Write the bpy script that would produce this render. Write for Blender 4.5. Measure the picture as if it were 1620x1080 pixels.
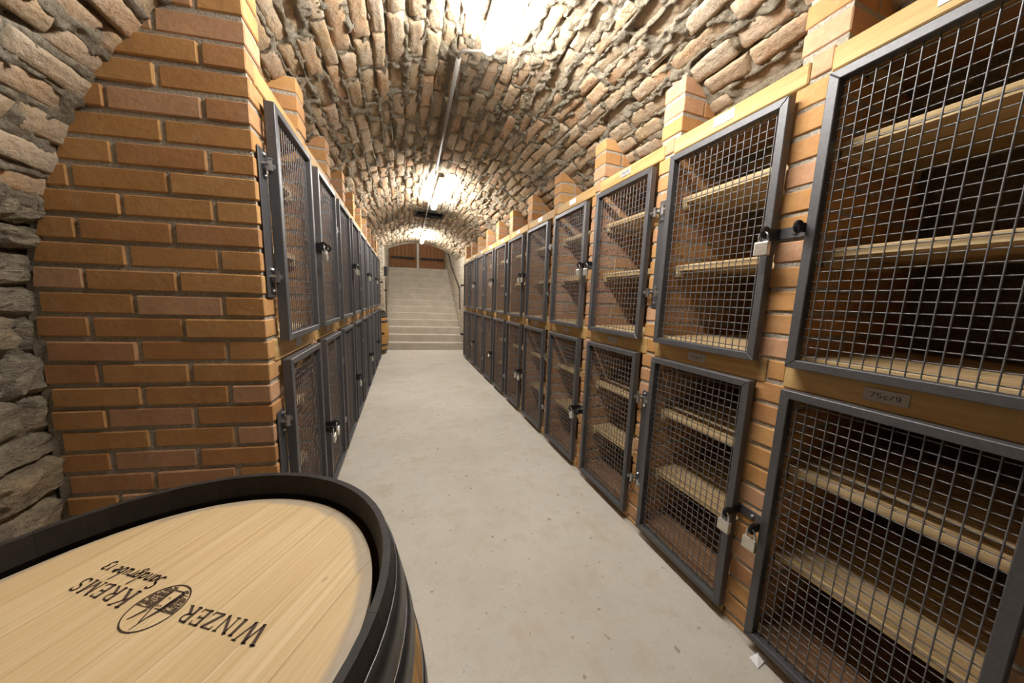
import bpy, bmesh, math, random
import numpy as np
from mathutils import Vector, Matrix

for o in list(bpy.data.objects):
    bpy.data.objects.remove(o)
SC = bpy.context.scene
COL = SC.collection
rng = random.Random(7)

# ------------------------------------------------------------------ camera
CAM_H = 1.273
PITCH, YAW, ROLL = map(math.radians, (7.844, 19.423, 1.803))
cam_data = bpy.data.cameras.new('camera')
cam_data.sensor_width = 36.0
cam_data.sensor_fit = 'HORIZONTAL'
cam_data.lens = 36.0 * 488.56 / 1620.0
cam_data.clip_start = 0.02
cam = bpy.data.objects.new('camera', cam_data)
COL.objects.link(cam)
_cy, _sy, _cp, _sp, _cr, _sr = math.cos(YAW), math.sin(YAW), math.cos(PITCH), math.sin(PITCH), math.cos(ROLL), math.sin(ROLL)
_r0 = Vector((_cy, -_sy, 0)); _f0 = Vector((_sy, _cy, 0)); _u0 = Vector((0, 0, 1))
_F = _f0 * _cp - _u0 * _sp
_u1 = _u0 * _cp + _f0 * _sp
_R = _r0 * _cr + _u1 * _sr
_U = _u1 * _cr - _r0 * _sr
M = Matrix((( _R.x, _U.x, -_F.x, 0), (_R.y, _U.y, -_F.y, 0), (_R.z, _U.z, -_F.z, CAM_H), (0, 0, 0, 1)))
cam.matrix_world = M
SC.camera = cam

# ------------------------------------------------------------------ world, exposure
w = bpy.data.worlds.new('world'); SC.world = w
w.use_nodes = True
w.node_tree.nodes['Background'].inputs[0].default_value = (0.02, 0.02, 0.02, 1)
w.node_tree.nodes['Background'].inputs[1].default_value = 0.0
vs = SC.view_settings
vs.view_transform = 'Standard'; vs.look = 'None'; vs.gamma = 1.0; vs.use_curve_mapping = False
vs.exposure = 0.0
LAMP_STRENGTH = 150.0
LAMP_COLOR = (1.0, 0.985, 0.95, 1)
SC.cycles.max_bounces = 6
SC.cycles.diffuse_bounces = 4

# ------------------------------------------------------------------ helpers
def tag(o, label=None, cat=None, group=None, kind=None):
    if label: o['label'] = label
    if cat: o['category'] = cat
    if group: o['group'] = group
    if kind: o['kind'] = kind
    return o

def link(name, me, parent=None, loc=None):
    o = bpy.data.objects.new(name, me)
    COL.objects.link(o)
    if parent: o.parent = parent
    if loc: o.location = loc
    return o

def empty(name, loc, rz=0.0):
    o = bpy.data.objects.new(name, None)
    o.empty_display_size = 0.1
    COL.objects.link(o)
    o.location = loc
    o.rotation_euler = (0, 0, rz)
    return o

def copy_tree(o, parent=None, loc=None):
    c = o.copy(); COL.objects.link(c)
    c.parent = parent
    if loc: c.location = loc
    for ch in o.children:
        copy_tree(ch, c)
    return c

class MB:
    """collects vertices and faces, then makes one mesh"""
    def __init__(s): s.v = []; s.f = []
    def add(s, vs_, fs_):
        b = len(s.v); s.v.extend(vs_); s.f.extend([tuple(b + i for i in f) for f in fs_]); return s
    def box(s, x0, x1, y0, y1, z0, z1):
        if x0 > x1: x0, x1 = x1, x0
        if y0 > y1: y0, y1 = y1, y0
        return s.add([(x0,y0,z0),(x1,y0,z0),(x1,y1,z0),(x0,y1,z0),(x0,y0,z1),(x1,y0,z1),(x1,y1,z1),(x0,y1,z1)],
                     [(0,3,2,1),(4,5,6,7),(0,1,5,4),(1,2,6,5),(2,3,7,6),(3,0,4,7)])
    def prism_xz(s, poly, y0, y1):
        n = len(poly)
        v = [(p[0], y0, p[1]) for p in poly] + [(p[0], y1, p[1]) for p in poly]
        f = [tuple(range(n)), tuple(range(2*n-1, n-1, -1))] + [(i, i+n, (i+1) % n + n, (i+1) % n) for i in range(n)]
        return s.add(v, f)
    def prism_xy(s, poly, z0, z1):
        n = len(poly)
        v = [(p[0], p[1], z0) for p in poly] + [(p[0], p[1], z1) for p in poly]
        f = [tuple(range(n-1, -1, -1)), tuple(range(n, 2*n))] + [(i, (i+1) % n, (i+1) % n + n, i+n) for i in range(n)]
        return s.add(v, f)
    def tube(s, pts, r, n=8, closed=False, caps=True):
        pts = [Vector(p) for p in pts]; m = len(pts)
        rings = []; prev = None
        for i in range(m):
            a = pts[i-1] if (i > 0 or closed) else pts[i]
            b = pts[(i+1) % m] if (i < m-1 or closed) else pts[i]
            t = (b - a).normalized()
            if prev is None:
                up = Vector((0,0,1)) if abs(t.z) < 0.9 else Vector((1,0,0))
                nrm = (up - t * up.dot(t)).normalized()
            else:
                nrm = (prev - t * prev.dot(t)).normalized()
            prev = nrm; bn = t.cross(nrm)
            rr = r[i] if isinstance(r, (list, tuple)) else r
            rings.append([tuple(pts[i] + (nrm*math.cos(2*math.pi*k/n) + bn*math.sin(2*math.pi*k/n))*rr) for k in range(n)])
        v = [p for ring in rings for p in ring]; f = []
        for i in range(m if closed else m-1):
            j = (i+1) % m
            for k in range(n):
                k2 = (k+1) % n
                f.append((i*n+k, i*n+k2, j*n+k2, j*n+k))
        if caps and not closed:
            f.append(tuple(range(n-1, -1, -1))); f.append(tuple((m-1)*n+k for k in range(n)))
        return s.add(v, f)
    def mesh(s, name, mat, bevel=0, smooth=False, recalc=True, seg=1):
        me = bpy.data.meshes.new(name)
        me.from_pydata(s.v, [], s.f)
        if bevel or recalc:
            bm = bmesh.new(); bm.from_mesh(me)
            if recalc: bmesh.ops.recalc_face_normals(bm, faces=bm.faces)
            if bevel:
                bmesh.ops.bevel(bm, geom=bm.edges[:], offset=bevel, segments=seg, profile=0.5, affect='EDGES', clamp_overlap=True)
            bm.to_mesh(me); bm.free()
        if smooth:
            me.polygons.foreach_set('use_smooth', [True]*len(me.polygons))
        if mat: me.materials.append(mat)
        me.update()
        return me
    def build(s, name, mat, parent=None, loc=None, **k):
        return link(name, s.mesh(name, mat, **k), parent, loc)

def grid_mesh(name, P, mat, keep=None, smooth=True, flip=False):
    """P: (n, m, 3) array"""
    n, m, _ = P.shape
    idx = np.arange(n*m).reshape(n, m)
    q = np.stack([idx[:-1,:-1], idx[1:,:-1], idx[1:,1:], idx[:-1,1:]], -1).reshape(-1, 4)
    if flip: q = q[:, ::-1]
    if keep is not None: q = q[keep.reshape(-1)]
    me = bpy.data.meshes.new(name)
    me.vertices.add(n*m); me.vertices.foreach_set('co', P.astype(np.float32).ravel())
    me.loops.add(q.size); me.loops.foreach_set('vertex_index', q.astype(np.int32).ravel())
    me.polygons.add(len(q)); me.polygons.foreach_set('loop_start', np.arange(0, q.size, 4, dtype=np.int32))
    me.polygons.foreach_set('loop_total', np.full(len(q), 4, dtype=np.int32))
    me.polygons.foreach_set('use_smooth', np.full(len(q), smooth))
    me.update(calc_edges=True); me.validate()
    me.materials.append(mat)
    return me

def _hash(ix, iy, seed):
    h = (ix.astype(np.int64)*374761393 + iy.astype(np.int64)*668265263 + seed*974711) & 0x7fffffff
    h = ((h ^ (h >> 13)) * 1274126177) & 0x7fffffff
    h = h ^ (h >> 16)
    return (h & 0xffff) / 65535.0
def vnoise(x, y, seed=0):
    ix = np.floor(x); iy = np.floor(y); fx = x-ix; fy = y-iy
    fx = fx*fx*(3-2*fx); fy = fy*fy*(3-2*fy)
    a = _hash(ix, iy, seed); b = _hash(ix+1, iy, seed); c = _hash(ix, iy+1, seed); d = _hash(ix+1, iy+1, seed)
    return (a*(1-fx)+b*fx)*(1-fy) + (c*(1-fx)+d*fx)*fy

# ------------------------------------------------------------------ materials
class NT:
    def __init__(s, name):
        s.m = bpy.data.materials.new(name); s.m.use_nodes = True
        s.n = s.m.node_tree.nodes; s.l = s.m.node_tree.links
        s.b = s.n['Principled BSDF']
    def node(s, t, **k):
        nd = s.n.new(t)
        for a, v in k.items(): setattr(nd, a, v)
        return nd
    def link(s, a, b): s.l.new(a, b)
    def noise(s, vec, scale, detail=4, rough=0.6):
        nd = s.node('ShaderNodeTexNoise'); nd.inputs['Scale'].default_value = scale
        nd.inputs['Detail'].default_value = detail; nd.inputs['Roughness'].default_value = rough
        if vec is not None: s.link(vec, nd.inputs['Vector'])
        return nd.outputs['Fac']
    def ramp(s, fac, stops, interp='LINEAR'):
        nd = s.node('ShaderNodeValToRGB'); cr = nd.color_ramp; cr.interpolation = interp
        while len(cr.elements) < len(stops): cr.elements.new(0.5)
        for e, (p, c) in zip(cr.elements, stops):
            e.position = p; e.color = (c[0], c[1], c[2], 1) if not isinstance(c, float) else (c, c, c, 1)
        s.link(fac, nd.inputs['Fac'])
        return nd.outputs['Color']
    def mix(s, fac, a, b, mode='MIX'):
        nd = s.node('ShaderNodeMix', data_type='RGBA', blend_type=mode)
        for sock, v in ((nd.inputs[0], fac), (nd.inputs[6], a), (nd.inputs[7], b)):
            if hasattr(v, 'is_linked'): s.link(v, sock)
            elif isinstance(v, (int, float)): sock.default_value = v
            else: sock.default_value = (v[0], v[1], v[2], 1)
        return nd.outputs[2]
    def math(s, op, a, b=0.0):
        nd = s.node('ShaderNodeMath', operation=op)
        for sock, v in ((nd.inputs[0], a), (nd.inputs[1], b)):
            if hasattr(v, 'is_linked'): s.link(v, sock)
            else: sock.default_value = v
        return nd.outputs[0]
    def bump(s, h, strength=0.5, dist=0.01, prev=None):
        nd = s.node('ShaderNodeBump'); nd.inputs['Strength'].default_value = strength
        nd.inputs['Distance'].default_value = dist
        s.link(h, nd.inputs['Height'])
        if prev is not None: s.link(prev, nd.inputs['Normal'])
        return nd.outputs['Normal']
    def mapped(s, vec, scale=(1,1,1), rot=(0,0,0)):
        nd = s.node('ShaderNodeMapping'); nd.inputs['Scale'].default_value = scale; nd.inputs['Rotation'].default_value = rot
        s.link(vec, nd.inputs['Vector']); return nd.outputs['Vector']
    def obj(s): return s.node('ShaderNodeTexCoord').outputs['Object']
    def pos(s): return s.node('ShaderNodeNewGeometry').outputs['Position']
    def rand(s, island=False):
        r = s.node('ShaderNodeObjectInfo').outputs['Random']
        if island:
            g = s.node('ShaderNodeNewGeometry').outputs['Random Per Island']
            r = s.math('FRACT', s.math('ADD', r, g))
        return r
    def out(s, color=None, rough=0.7, metal=0.0, normal=None, spec=None):
        if color is not None:
            if hasattr(color, 'is_linked'): s.link(color, s.b.inputs['Base Color'])
            else: s.b.inputs['Base Color'].default_value = (color[0], color[1], color[2], 1)
        if hasattr(rough, 'is_linked'): s.link(rough, s.b.inputs['Roughness'])
        else: s.b.inputs['Roughness'].default_value = rough
        s.b.inputs['Metallic'].default_value = metal
        if spec is not None: s.b.inputs['Specular IOR Level'].default_value = spec
        if normal is not None: s.link(normal, s.b.inputs['Normal'])
        return s.m

def make_mats():
    D = {}
    # new orange pier bricks
    t = NT('pier_brick'); p = t.pos(); r = t.rand(True)
    c = t.ramp(r, [(0.0, (.53,.285,.105)), (.35, (.60,.345,.14)), (.6, (.50,.26,.105)), (.8, (.55,.315,.185)), (1, (.60,.37,.22))])
    n1 = t.noise(p, 9, 5); n2 = t.noise(p, 60, 4)
    c = t.mix(t.ramp(n1, [(.35, 0.0), (.75, 1.0)]), c, t.mix(1.0, c, (.82,.76,.70), 'MULTIPLY'))
    c = t.mix(t.ramp(t.noise(p, 14, 4), [(.58, 0.0), (.80, .45)]), c, (.52,.40,.32))
    c = t.mix(t.ramp(n2, [(.3, .75), (.6, 1.0)]), (.30,.13,.06), c)
    D['pier_brick'] = t.out(c, .8, normal=t.bump(n2, .35, .004, t.bump(t.noise(p, 20, 3), .3, .006)), spec=.25)
    # pier mortar
    t = NT('pier_mortar'); p = t.pos(); n = t.noise(p, 120, 5, .7)
    c = t.ramp(n, [(.28, (.30,.255,.195)), (.5, (.52,.46,.375)), (.75, (.66,.60,.51))])
    D['pier_mortar'] = t.out(c, .95, normal=t.bump(n, .9, .012), spec=.1)
    # old vault bricks
    t = NT('vault_brick'); p = t.pos(); r = t.rand(True)
    c = t.ramp(r, [(0, (.45,.33,.20)), (.2, (.42,.285,.16)), (.4, (.50,.385,.26)), (.6, (.47,.29,.155)), (.75, (.38,.30,.21)), (.9, (.50,.30,.16)), (1, (.53,.42,.30))])
    n1 = t.noise(p, 7, 5, .65); n2 = t.noise(p, 45, 6, .7)
    c = t.mix(t.ramp(n1, [(.40, 0.0), (.68, .75)]), c, (.47,.40,.31))
    c = t.mix(t.ramp(n2, [(.25, .55), (.55, 1.0)]), (.17,.125,.085), c)
    D['vault_brick'] = t.out(c, .92, normal=t.bump(n2, .8, .012, t.bump(t.noise(p, 16, 4), .6, .02)), spec=.12)
    # lumpy vault mortar
    t = NT('vault_mortar'); p = t.pos(); n1 = t.noise(p, 6, 4); n2 = t.noise(p, 95, 6, .78)
    c = t.ramp(n2, [(.30, (.17,.135,.095)), (.5, (.46,.40,.305)), (.75, (.60,.54,.43))])
    c = t.mix(t.ramp(n1, [(.35, 0.0), (.7, .6)]), c, t.mix(1.0, c, (.80,.68,.54), 'MULTIPLY'))
    D['vault_mortar'] = t.out(c, .95, normal=t.bump(n2, 1.0, .020, t.bump(t.noise(p, 38, 5, .7), 1.0, .03)), spec=.1)
    # rubble stone
    t = NT('rubble_stone'); p = t.pos(); r = t.rand(True)
    c = t.ramp(r, [(0, (.64,.52,.345)), (.3, (.55,.455,.315)), (.6, (.68,.565,.39)), (.8, (.50,.43,.33)), (1, (.66,.51,.32))])
    v = t.mapped(p, (1,1,2.2), (.5,0,0))
    n1 = t.noise(v, 10, 6, .7); n2 = t.noise(p, 50, 6, .7)
    c = t.mix(t.ramp(n1, [(.3, .8), (.6, 0.0)]), c, (.19,.165,.14))
    c = t.mix(t.ramp(n2, [(.25, .5), (.6, 1.0)]), (.16,.13,.10), c)
    D['stone'] = t.out(c, .92, normal=t.bump(n1, 1.0, .06, t.bump(n2, .9, .018)), spec=.12)
    # distant rubble masonry (stones too small to tell apart)
    t = NT('distant_rubble'); p = t.pos()
    vo = t.node('ShaderNodeTexVoronoi'); vo.feature = 'DISTANCE_TO_EDGE'; vo.inputs['Scale'].default_value = 7
    t.link(t.mapped(p, (1,1,1.7)), vo.inputs['Vector'])
    n2 = t.noise(p, 12, 6, .7)
    c = t.ramp(n2, [(.3, (.30,.25,.18)), (.55, (.46,.40,.31)), (.75, (.55,.49,.40))])
    c = t.mix(t.ramp(vo.outputs['Distance'], [(0, .8), (.05, 0.0)]), c, (.16,.13,.10))
    D['rubble_far'] = t.out(c, .95, normal=t.bump(n2, .9, .04, t.bump(vo.outputs['Distance'], .6, .05)), spec=.1)
    # concrete floor
    t = NT('concrete_floor'); p = t.pos()
    n1 = t.noise(p, 1.6, 5, .6); n2 = t.noise(p, 9, 6, .65); n3 = t.noise(p, 160, 4, .7)
    c = t.ramp(n1, [(.3, (.47,.43,.365)), (.5, (.53,.495,.43)), (.7, (.57,.535,.475))])
    c = t.mix(t.ramp(n2, [(.50, 0.0), (.74, .7)]), c, (.43,.375,.29))
    c = t.mix(t.ramp(n3, [(.25, .55), (.5, 1.0)]), (.34,.30,.25), c)
    c = t.mix(t.ramp(t.noise(p, 26, 2, .4), [(.70, 0.0), (.73, .65)]), c, (.22,.16,.10))
    c = t.mix(t.ramp(t.noise(p, 3.3, 3, .5), [(.60, 0.0), (.74, .6)]), c, (.43,.345,.225))
    c = t.mix(t.ramp(t.noise(p, 60, 3, .6), [(.62, 0.0), (.72, .5)]), c, (.33,.28,.21))
    D['floor'] = t.out(c, .72, normal=t.bump(n3, .35, .004, t.bump(n2, .15, .01)), spec=.3)
    # stair concrete
    t = NT('stair_concrete'); p = t.pos(); n1 = t.noise(p, 4, 5); n2 = t.noise(p, 60, 5)
    c = t.ramp(n1, [(.3, (.40,.36,.29)), (.7, (.52,.48,.41))])
    c = t.mix(t.ramp(n2, [(.3, .7), (.6, 1.0)]), (.33,.29,.23), c)
    D['stair'] = t.out(c, .85, normal=t.bump(n2, .3, .004), spec=.2)
    t = NT('plaster'); p = t.pos(); n = t.noise(p, 6, 5)
    D['plaster'] = t.out(t.ramp(n, [(.3, (.50,.46,.39)), (.7, (.62,.58,.51))]), .9, normal=t.bump(n, .3, .01), spec=.15)
    # timber
    def timber(name, a, b, c_, axis, rough=.65):
        t = NT(name); o = t.obj(); sc = [22, 22, 22]; sc[axis] = 1.6
        nd = t.node('ShaderNodeVectorMath', operation='ADD')
        cmb = t.node('ShaderNodeCombineXYZ')
        for k in range(3): t.link(t.math('MULTIPLY', t.rand(), 13.0 + 5*k), cmb.inputs[k])
        t.link(o, nd.inputs[0]); t.link(cmb.outputs[0], nd.inputs[1])
        v = t.mapped(nd.outputs[0], sc)
        n1 = t.noise(v, 1.0, 5, .6); n2 = t.noise(v, 5.0, 4, .7)
        col = t.ramp(n1, [(.3, a), (.5, b), (.72, c_)])
        col = t.mix(t.ramp(n2, [(.3, .72), (.6, 1.0)]), t.mix(1.0, col, (.62,.52,.42), 'MULTIPLY'), col)
        kn = t.noise(t.mapped(nd.outputs[0], (5,5,5)), 1.0, 1, .4)
        col = t.mix(t.ramp(kn, [(.74, 0.0), (.80, .8)]), col, (.10,.05,.025))
        return t.out(col, rough, normal=t.bump(n2, .25, .003), spec=.25)
    D['beam'] = timber('beam_timber', (.42,.25,.09), (.54,.35,.14), (.62,.44,.21), 1)
    D['shelf'] = timber('shelf_pine', (.52,.36,.17), (.62,.46,.25), (.68,.53,.32), 1, .85)
    D['shelf_brown'] = timber('shelf_brown', (.26,.14,.07), (.34,.19,.10), (.40,.25,.15), 1, .85)
    D['door_wood'] = timber('door_wood', (.17,.075,.03), (.25,.115,.045), (.31,.155,.065), 2)
    # barrel head: pale oak with fine grain
    t = NT('barrel_oak'); o = t.obj(); r = t.rand()
    nd = t.node('ShaderNodeVectorMath', operation='ADD'); cmb = t.node('ShaderNodeCombineXYZ')
    t.link(t.math('MULTIPLY', r, 9.0), cmb.inputs[0]); t.link(t.math('MULTIPLY', r, 5.0), cmb.inputs[1])
    t.link(o, nd.inputs[0]); t.link(cmb.outputs[0], nd.inputs[1])
    n1 = t.noise(t.mapped(nd.outputs[0], (3.5, 160, 10)), 1.0, 4, .55); n2 = t.noise(t.mapped(nd.outputs[0], (2.5, 14, 5)), 1.0, 4, .5)
    c = t.ramp(n1, [(.3, (.49,.345,.170)), (.5, (.61,.455,.255)), (.7, (.68,.53,.325))])
    c = t.mix(t.ramp(n2, [(.35, .5), (.65, 0.0)]), c, (.52,.355,.175))
    c = t.mix(t.math('MULTIPLY', r, .22), c, (.47,.31,.14))
    c = t.mix(t.ramp(t.noise(t.mapped(nd.outputs[0], (18, 60, 10)), 1.0, 2, .4), [(.76, 0.0), (.79, .6)]), c, (.22,.11,.045))
    ln = t.node('ShaderNodeVectorMath', operation='LENGTH'); t.link(o, ln.inputs[0])
    c = t.mix(t.ramp(t.math('ADD', ln.outputs['Value'], t.math('MULTIPLY', n2, .022)), [(.246, 0.0), (.254, .75)]), c, (.30,.255,.20))
    D['oak'] = t.out(c, .55, normal=t.bump(n1, .25, .002), spec=.35)
    # barrel staves: amber oak, painted dark towards the chime
    t = NT('barrel_stave'); o = t.obj(); sep = t.node('ShaderNodeSeparateXYZ'); t.link(o, sep.inputs[0])
    n1 = t.noise(t.mapped(o, (40, 40, 2.5)), 1.0, 5, .6); n2 = t.noise(o, 18, 5)
    c = t.ramp(n1, [(.3, (.27,.13,.035)), (.55, (.43,.235,.07)), (.75, (.52,.31,.11))])
    ds = t.ramp(t.math('ADD', sep.outputs[2], t.math('MULTIPLY', n2, .02)), [(.872, 0.0), (.886, 1.0)])
    c = t.mix(ds, c, t.ramp(n2, [(.3, (.012,.010,.009)), (.62, (.026,.021,.018)), (.8, (.085,.058,.035))]))
    D['stave'] = t.out(c, .6, normal=t.bump(n1, .3, .003), spec=.3)
    t = NT('barrel_ink'); D['ink'] = t.out((.055,.030,.016), .8)
    # metals
    t = NT('dark_steel'); p = t.pos(); n = t.noise(p, 90, 3)
    D['steel'] = t.out(t.ramp(n, [(.3, (.082,.080,.084)), (.7, (.108,.105,.109))]), .48, .40, normal=t.bump(n, .06, .002))
    t = NT('wire_steel'); D['wire'] = t.out((.16,.158,.165), .45, .5)
    t = NT('black_steel'); D['black'] = t.out((.012,.012,.014), .4, .3)
    t = NT('zinc'); p = t.pos(); D['zinc'] = t.out((.50,.50,.50), .3, .95)
    t = NT('padlock_metal'); p = t.pos(); n = t.noise(t.mapped(p, (20,20,300)), 1, 3)
    D['padlock'] = t.out(t.ramp(n, [(.3, (.55,.52,.46)), (.7, (.72,.70,.64))]), .35, .85, normal=t.bump(n, .1, .001))
    t = NT('hoop_steel'); p = t.pos(); n = t.noise(p, 25, 4)
    D['hoop'] = t.out(t.ramp(n, [(.3, (.035,.033,.034)), (.7, (.075,.072,.072))]), .38, .7, normal=t.bump(n, .1, .002))
    t = NT('pipe_grey'); D['pipe'] = t.out((.24,.22,.195), .55)
    t = NT('plate_white'); D['plate'] = t.out((.78,.77,.74), .4)
    t = NT('plate_grey'); D['plate_grey'] = t.out((.46,.44,.42), .45, .3)
    t = NT('plate_ink'); D['plate_ink'] = t.out((.03,.03,.035), .6)
    t = NT('lamp_body'); D['lamp_body'] = t.out((.75,.75,.73), .45)
    t = NT('paper'); D['paper'] = t.out((.80,.79,.80), .8)
    t = NT('blue_plastic'); D['blue'] = t.out((.02,.06,.38), .4)
    t = NT('near_black_matt'); p = t.pos(); n = t.noise(p, 20, 4)
    D['near_black'] = t.out(t.ramp(n, [(.3, (.015,.014,.014)), (.7, (.04,.038,.038))]), .9)  # mottled near-black colour of the shaft panels and switch box cover
    # lit lamp cover
    t = NT('lamp_glow'); t.b.inputs['Base Color'].default_value = (.9,.9,.88,1)
    t.b.inputs['Emission Color'].default_value = LAMP_COLOR
    t.b.inputs['Emission Strength'].default_value = LAMP_STRENGTH
    D['glow'] = t.m
    return D
MAT = make_mats()

# ------------------------------------------------------------------ dimensions
VX, VZ, VR = 0.38, 1.083, 1.53            # axis and radius of the vault
WALL_R, WALL_L = VX + VR, VX - VR
Y_BACK, Y_END = -3.0, 8.40
PIER_R, PIER_L = 1.24, -0.481              # corridor faces of the brick piers
DOOR_R, DOOR_L = 1.192, -0.4334            # corridor faces of the wire doors
CH, C0 = 0.0818, 1.589                     # brick course height and one bed level
BH = 0.0668

def vault_dx(z):
    """half width of the vault at height z"""
    return VR if z <= VZ else math.sqrt(max(0.0, VR*VR - (z-VZ)**2))

# ------------------------------------------------------------------ floor
fl = MB()
nx, ny = 36, 120
P = np.zeros((nx, ny, 3))
xs = np.linspace(WALL_L-.05, WALL_R+.05, nx); ys = np.linspace(Y_BACK-.05, 8.1, ny)
P[..., 0], P[..., 1] = np.meshgrid(xs, ys, indexing='ij')
P[..., 2] = (vnoise(P[..., 0]*2.2, P[..., 1]*2.2, 3)-.5)*.004
floor = link('floor', grid_mesh('floor', P, MAT['floor']))
tag(floor, 'pale beige concrete floor of the corridor with brown specks', kind='structure')

# ------------------------------------------------------------------ vault: layout of the bricks
SLOT = (0.215, 0.625, 5.28, 5.58)          # x0, x1, y0, y1 of the shaft in the crown
bricks = []                                # (s, y, half width in s, half length in y)
brng = random.Random(11)
s = VR*math.radians(27)
s_end = VR*math.radians(172)
rows = []
while s < s_end:
    wdt = brng.uniform(.062, .080)
    rows.append((s + wdt/2, wdt))
    s += wdt + brng.uniform(.009, .019)
for (sc, wdt) in rows:
    th = sc/VR
    y = Y_BACK + brng.uniform(0, .3)
    while y < Y_END - .05:
        ln = brng.choice((.26, .28, .30, .32, .18, .24)) * brng.uniform(.93, 1.07)
        if y + ln > Y_END: ln = Y_END - y
        if th > math.radians(152) and y > 1.75:   # behind the left lockers
            y += ln + .02; continue
        if th > math.radians(163) and y > -.9: break
        if ln > .06:
            bricks.append((sc + brng.uniform(-.005, .005), y + ln/2, wdt/2, ln/2))
        y += ln + brng.uniform(.008, .022)

def in_slot(th, y, m=0.0):
    x = VX + VR*math.cos(th)
    return SLOT[0]-m < x < SLOT[1]+m and SLOT[2]-m < y < SLOT[3]+m and math.sin(th) > .5
bricks = [b for b in bricks if not in_slot(b[0]/VR, b[1], .03) and not in_slot(b[0]/VR, b[1]+b[3], .0) and not in_slot(b[0]/VR, b[1]-b[3], .0)]

# mortar bed as a lumpy height field in which the bricks sit
sv = np.arange(0, VR*math.pi + .005, .0092)
yv = [Y_BACK]
while yv[-1] < Y_END:
    yy = yv[-1]
    yv.append(yy + (.035 if yy < .5 else (.0092 if yy < 2.7 else (.015 if yy < 4.5 else .025))))
yv[-1] = Y_END
yv = np.array(yv)
SS, YY = np.meshgrid(sv, yv, indexing='ij')
h = (vnoise(SS*7, YY*5, 1)-.5)*.016 + (vnoise(SS*21, YY*17, 2)-.5)*.017 + (vnoise(SS*46, YY*42, 4)-.5)*.014 + (vnoise(SS*100, YY*95, 5)-.5)*.010
h += .007
deep = np.clip((vnoise(SS*19, YY*6, 6)-.68)/.08, 0, 1)
h -= deep*.026
intr = np.clip((vnoise(SS*11, YY*9, 8)*.6 + vnoise(SS*37, YY*33, 9)*.4 - .38)/.42, 0, 1)
for (sc, yc, hs, hl) in bricks:
    i0, i1 = np.searchsorted(sv, [sc-hs, sc+hs]); j0, j1 = np.searchsorted(yv, [yc-hl, yc+hl])
    if i1 <= i0 or j1 <= j0: continue
    d = np.minimum((hs-np.abs(sv[i0:i1]-sc))[:, None], (hl-np.abs(yv[j0:j1]-yc))[None, :])
    k = np.clip((d - .001 - .026*intr[i0:i1, j0:j1])/.008, 0, 1)
    h[i0:i1, j0:j1] = h[i0:i1, j0:j1]*(1-k) + (-.016)*k
TH = SS/VR
h = np.where(TH > math.radians(164), h - .045, h)
RR = VR - h
P = np.stack([VX + RR*np.cos(TH), YY, VZ + RR*np.sin(TH)], -1)
xm = VX + VR*np.cos((sv[:-1]+sv[1:])/2/VR); ym = (yv[:-1]+yv[1:])/2
hole = ((xm > SLOT[0]) & (xm < SLOT[1]))[:, None] & ((ym > SLOT[2]) & (ym < SLOT[3]))[None, :]
ceiling = link('ceiling', grid_mesh('ceiling', P, MAT['vault_mortar'], keep=~hole))
tag(ceiling, 'long barrel vault of old rough brick laid in lumpy lime mortar', kind='structure')

def vault_brick(sc, yc, hs, hl, fine, r):
    """one rough brick following the curve of the vault"""
    if fine:
        q = max(3, int(hl*2/.045)); us = [-1, -1+.013/hl] + [(-1+.013/hl) + (2-.026/hl)*k/q for k in range(1, q)] + [1-.013/hl, 1]
        vs_ = [-1, -.78, -.3, .3, .78, 1]
    else:
        us = [-1, -.9, 0, .9, 1]; vs_ = [-1, -.72, .72, 1]
    nl, nw = len(us)-1, len(vs_)-1
    face = r.uniform(-.004, .011); ts = r.uniform(-.12, .12); tl = r.uniform(-.04, .04)
    if r.random() < .12: face -= .012
    V = []
    sk = r.uniform(-.012, .012); wob = [r.uniform(-.004, .004) for _ in range(4)]
    for i, a in enumerate(us):
        for j, b in enumerate(vs_):
            eg = (1 if abs(a) == 1 else 0) + (1 if abs(b) == 1 else 0)
            ya = yc + a*hl + (wob[0]*b if a < 0 else wob[1]*b) + r.uniform(-.003, .003)
            sb = sc + b*hs + a*sk*.5 + r.uniform(-.0035, .0035)
            hh = face + ts*b*hs + tl*a*hl - .006*eg - (.004 if eg and r.random() < .3 else 0) + r.uniform(-.0022, .0022)
            V.append((ya, sb, hh))
    F = []
    m = nw+1
    for i in range(nl):
        for j in range(nw):
            F.append((i*m+j, (i+1)*m+j, (i+1)*m+j+1, i*m+j+1))
    rim = [i*m for i in range(nl+1)] + [nl*m+j for j in range(1, nw+1)] + [i*m+nw for i in range(nl-1, -1, -1)] + [j for j in range(nw-1, 0, -1)]
    base = len(V)
    for k in rim: V.append((V[k][0], V[k][1], -.035))
    n = len(rim)
    for k in range(n):
        F.append((rim[k], base+k, base+(k+1) % n, rim[(k+1) % n]))
    out = []
    for (ya, sb, hh) in V:
        t_ = sb/VR; q = VR-hh
        out.append((VX + q*math.cos(t_), ya, VZ + q*math.sin(t_)))
    return out, F

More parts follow.
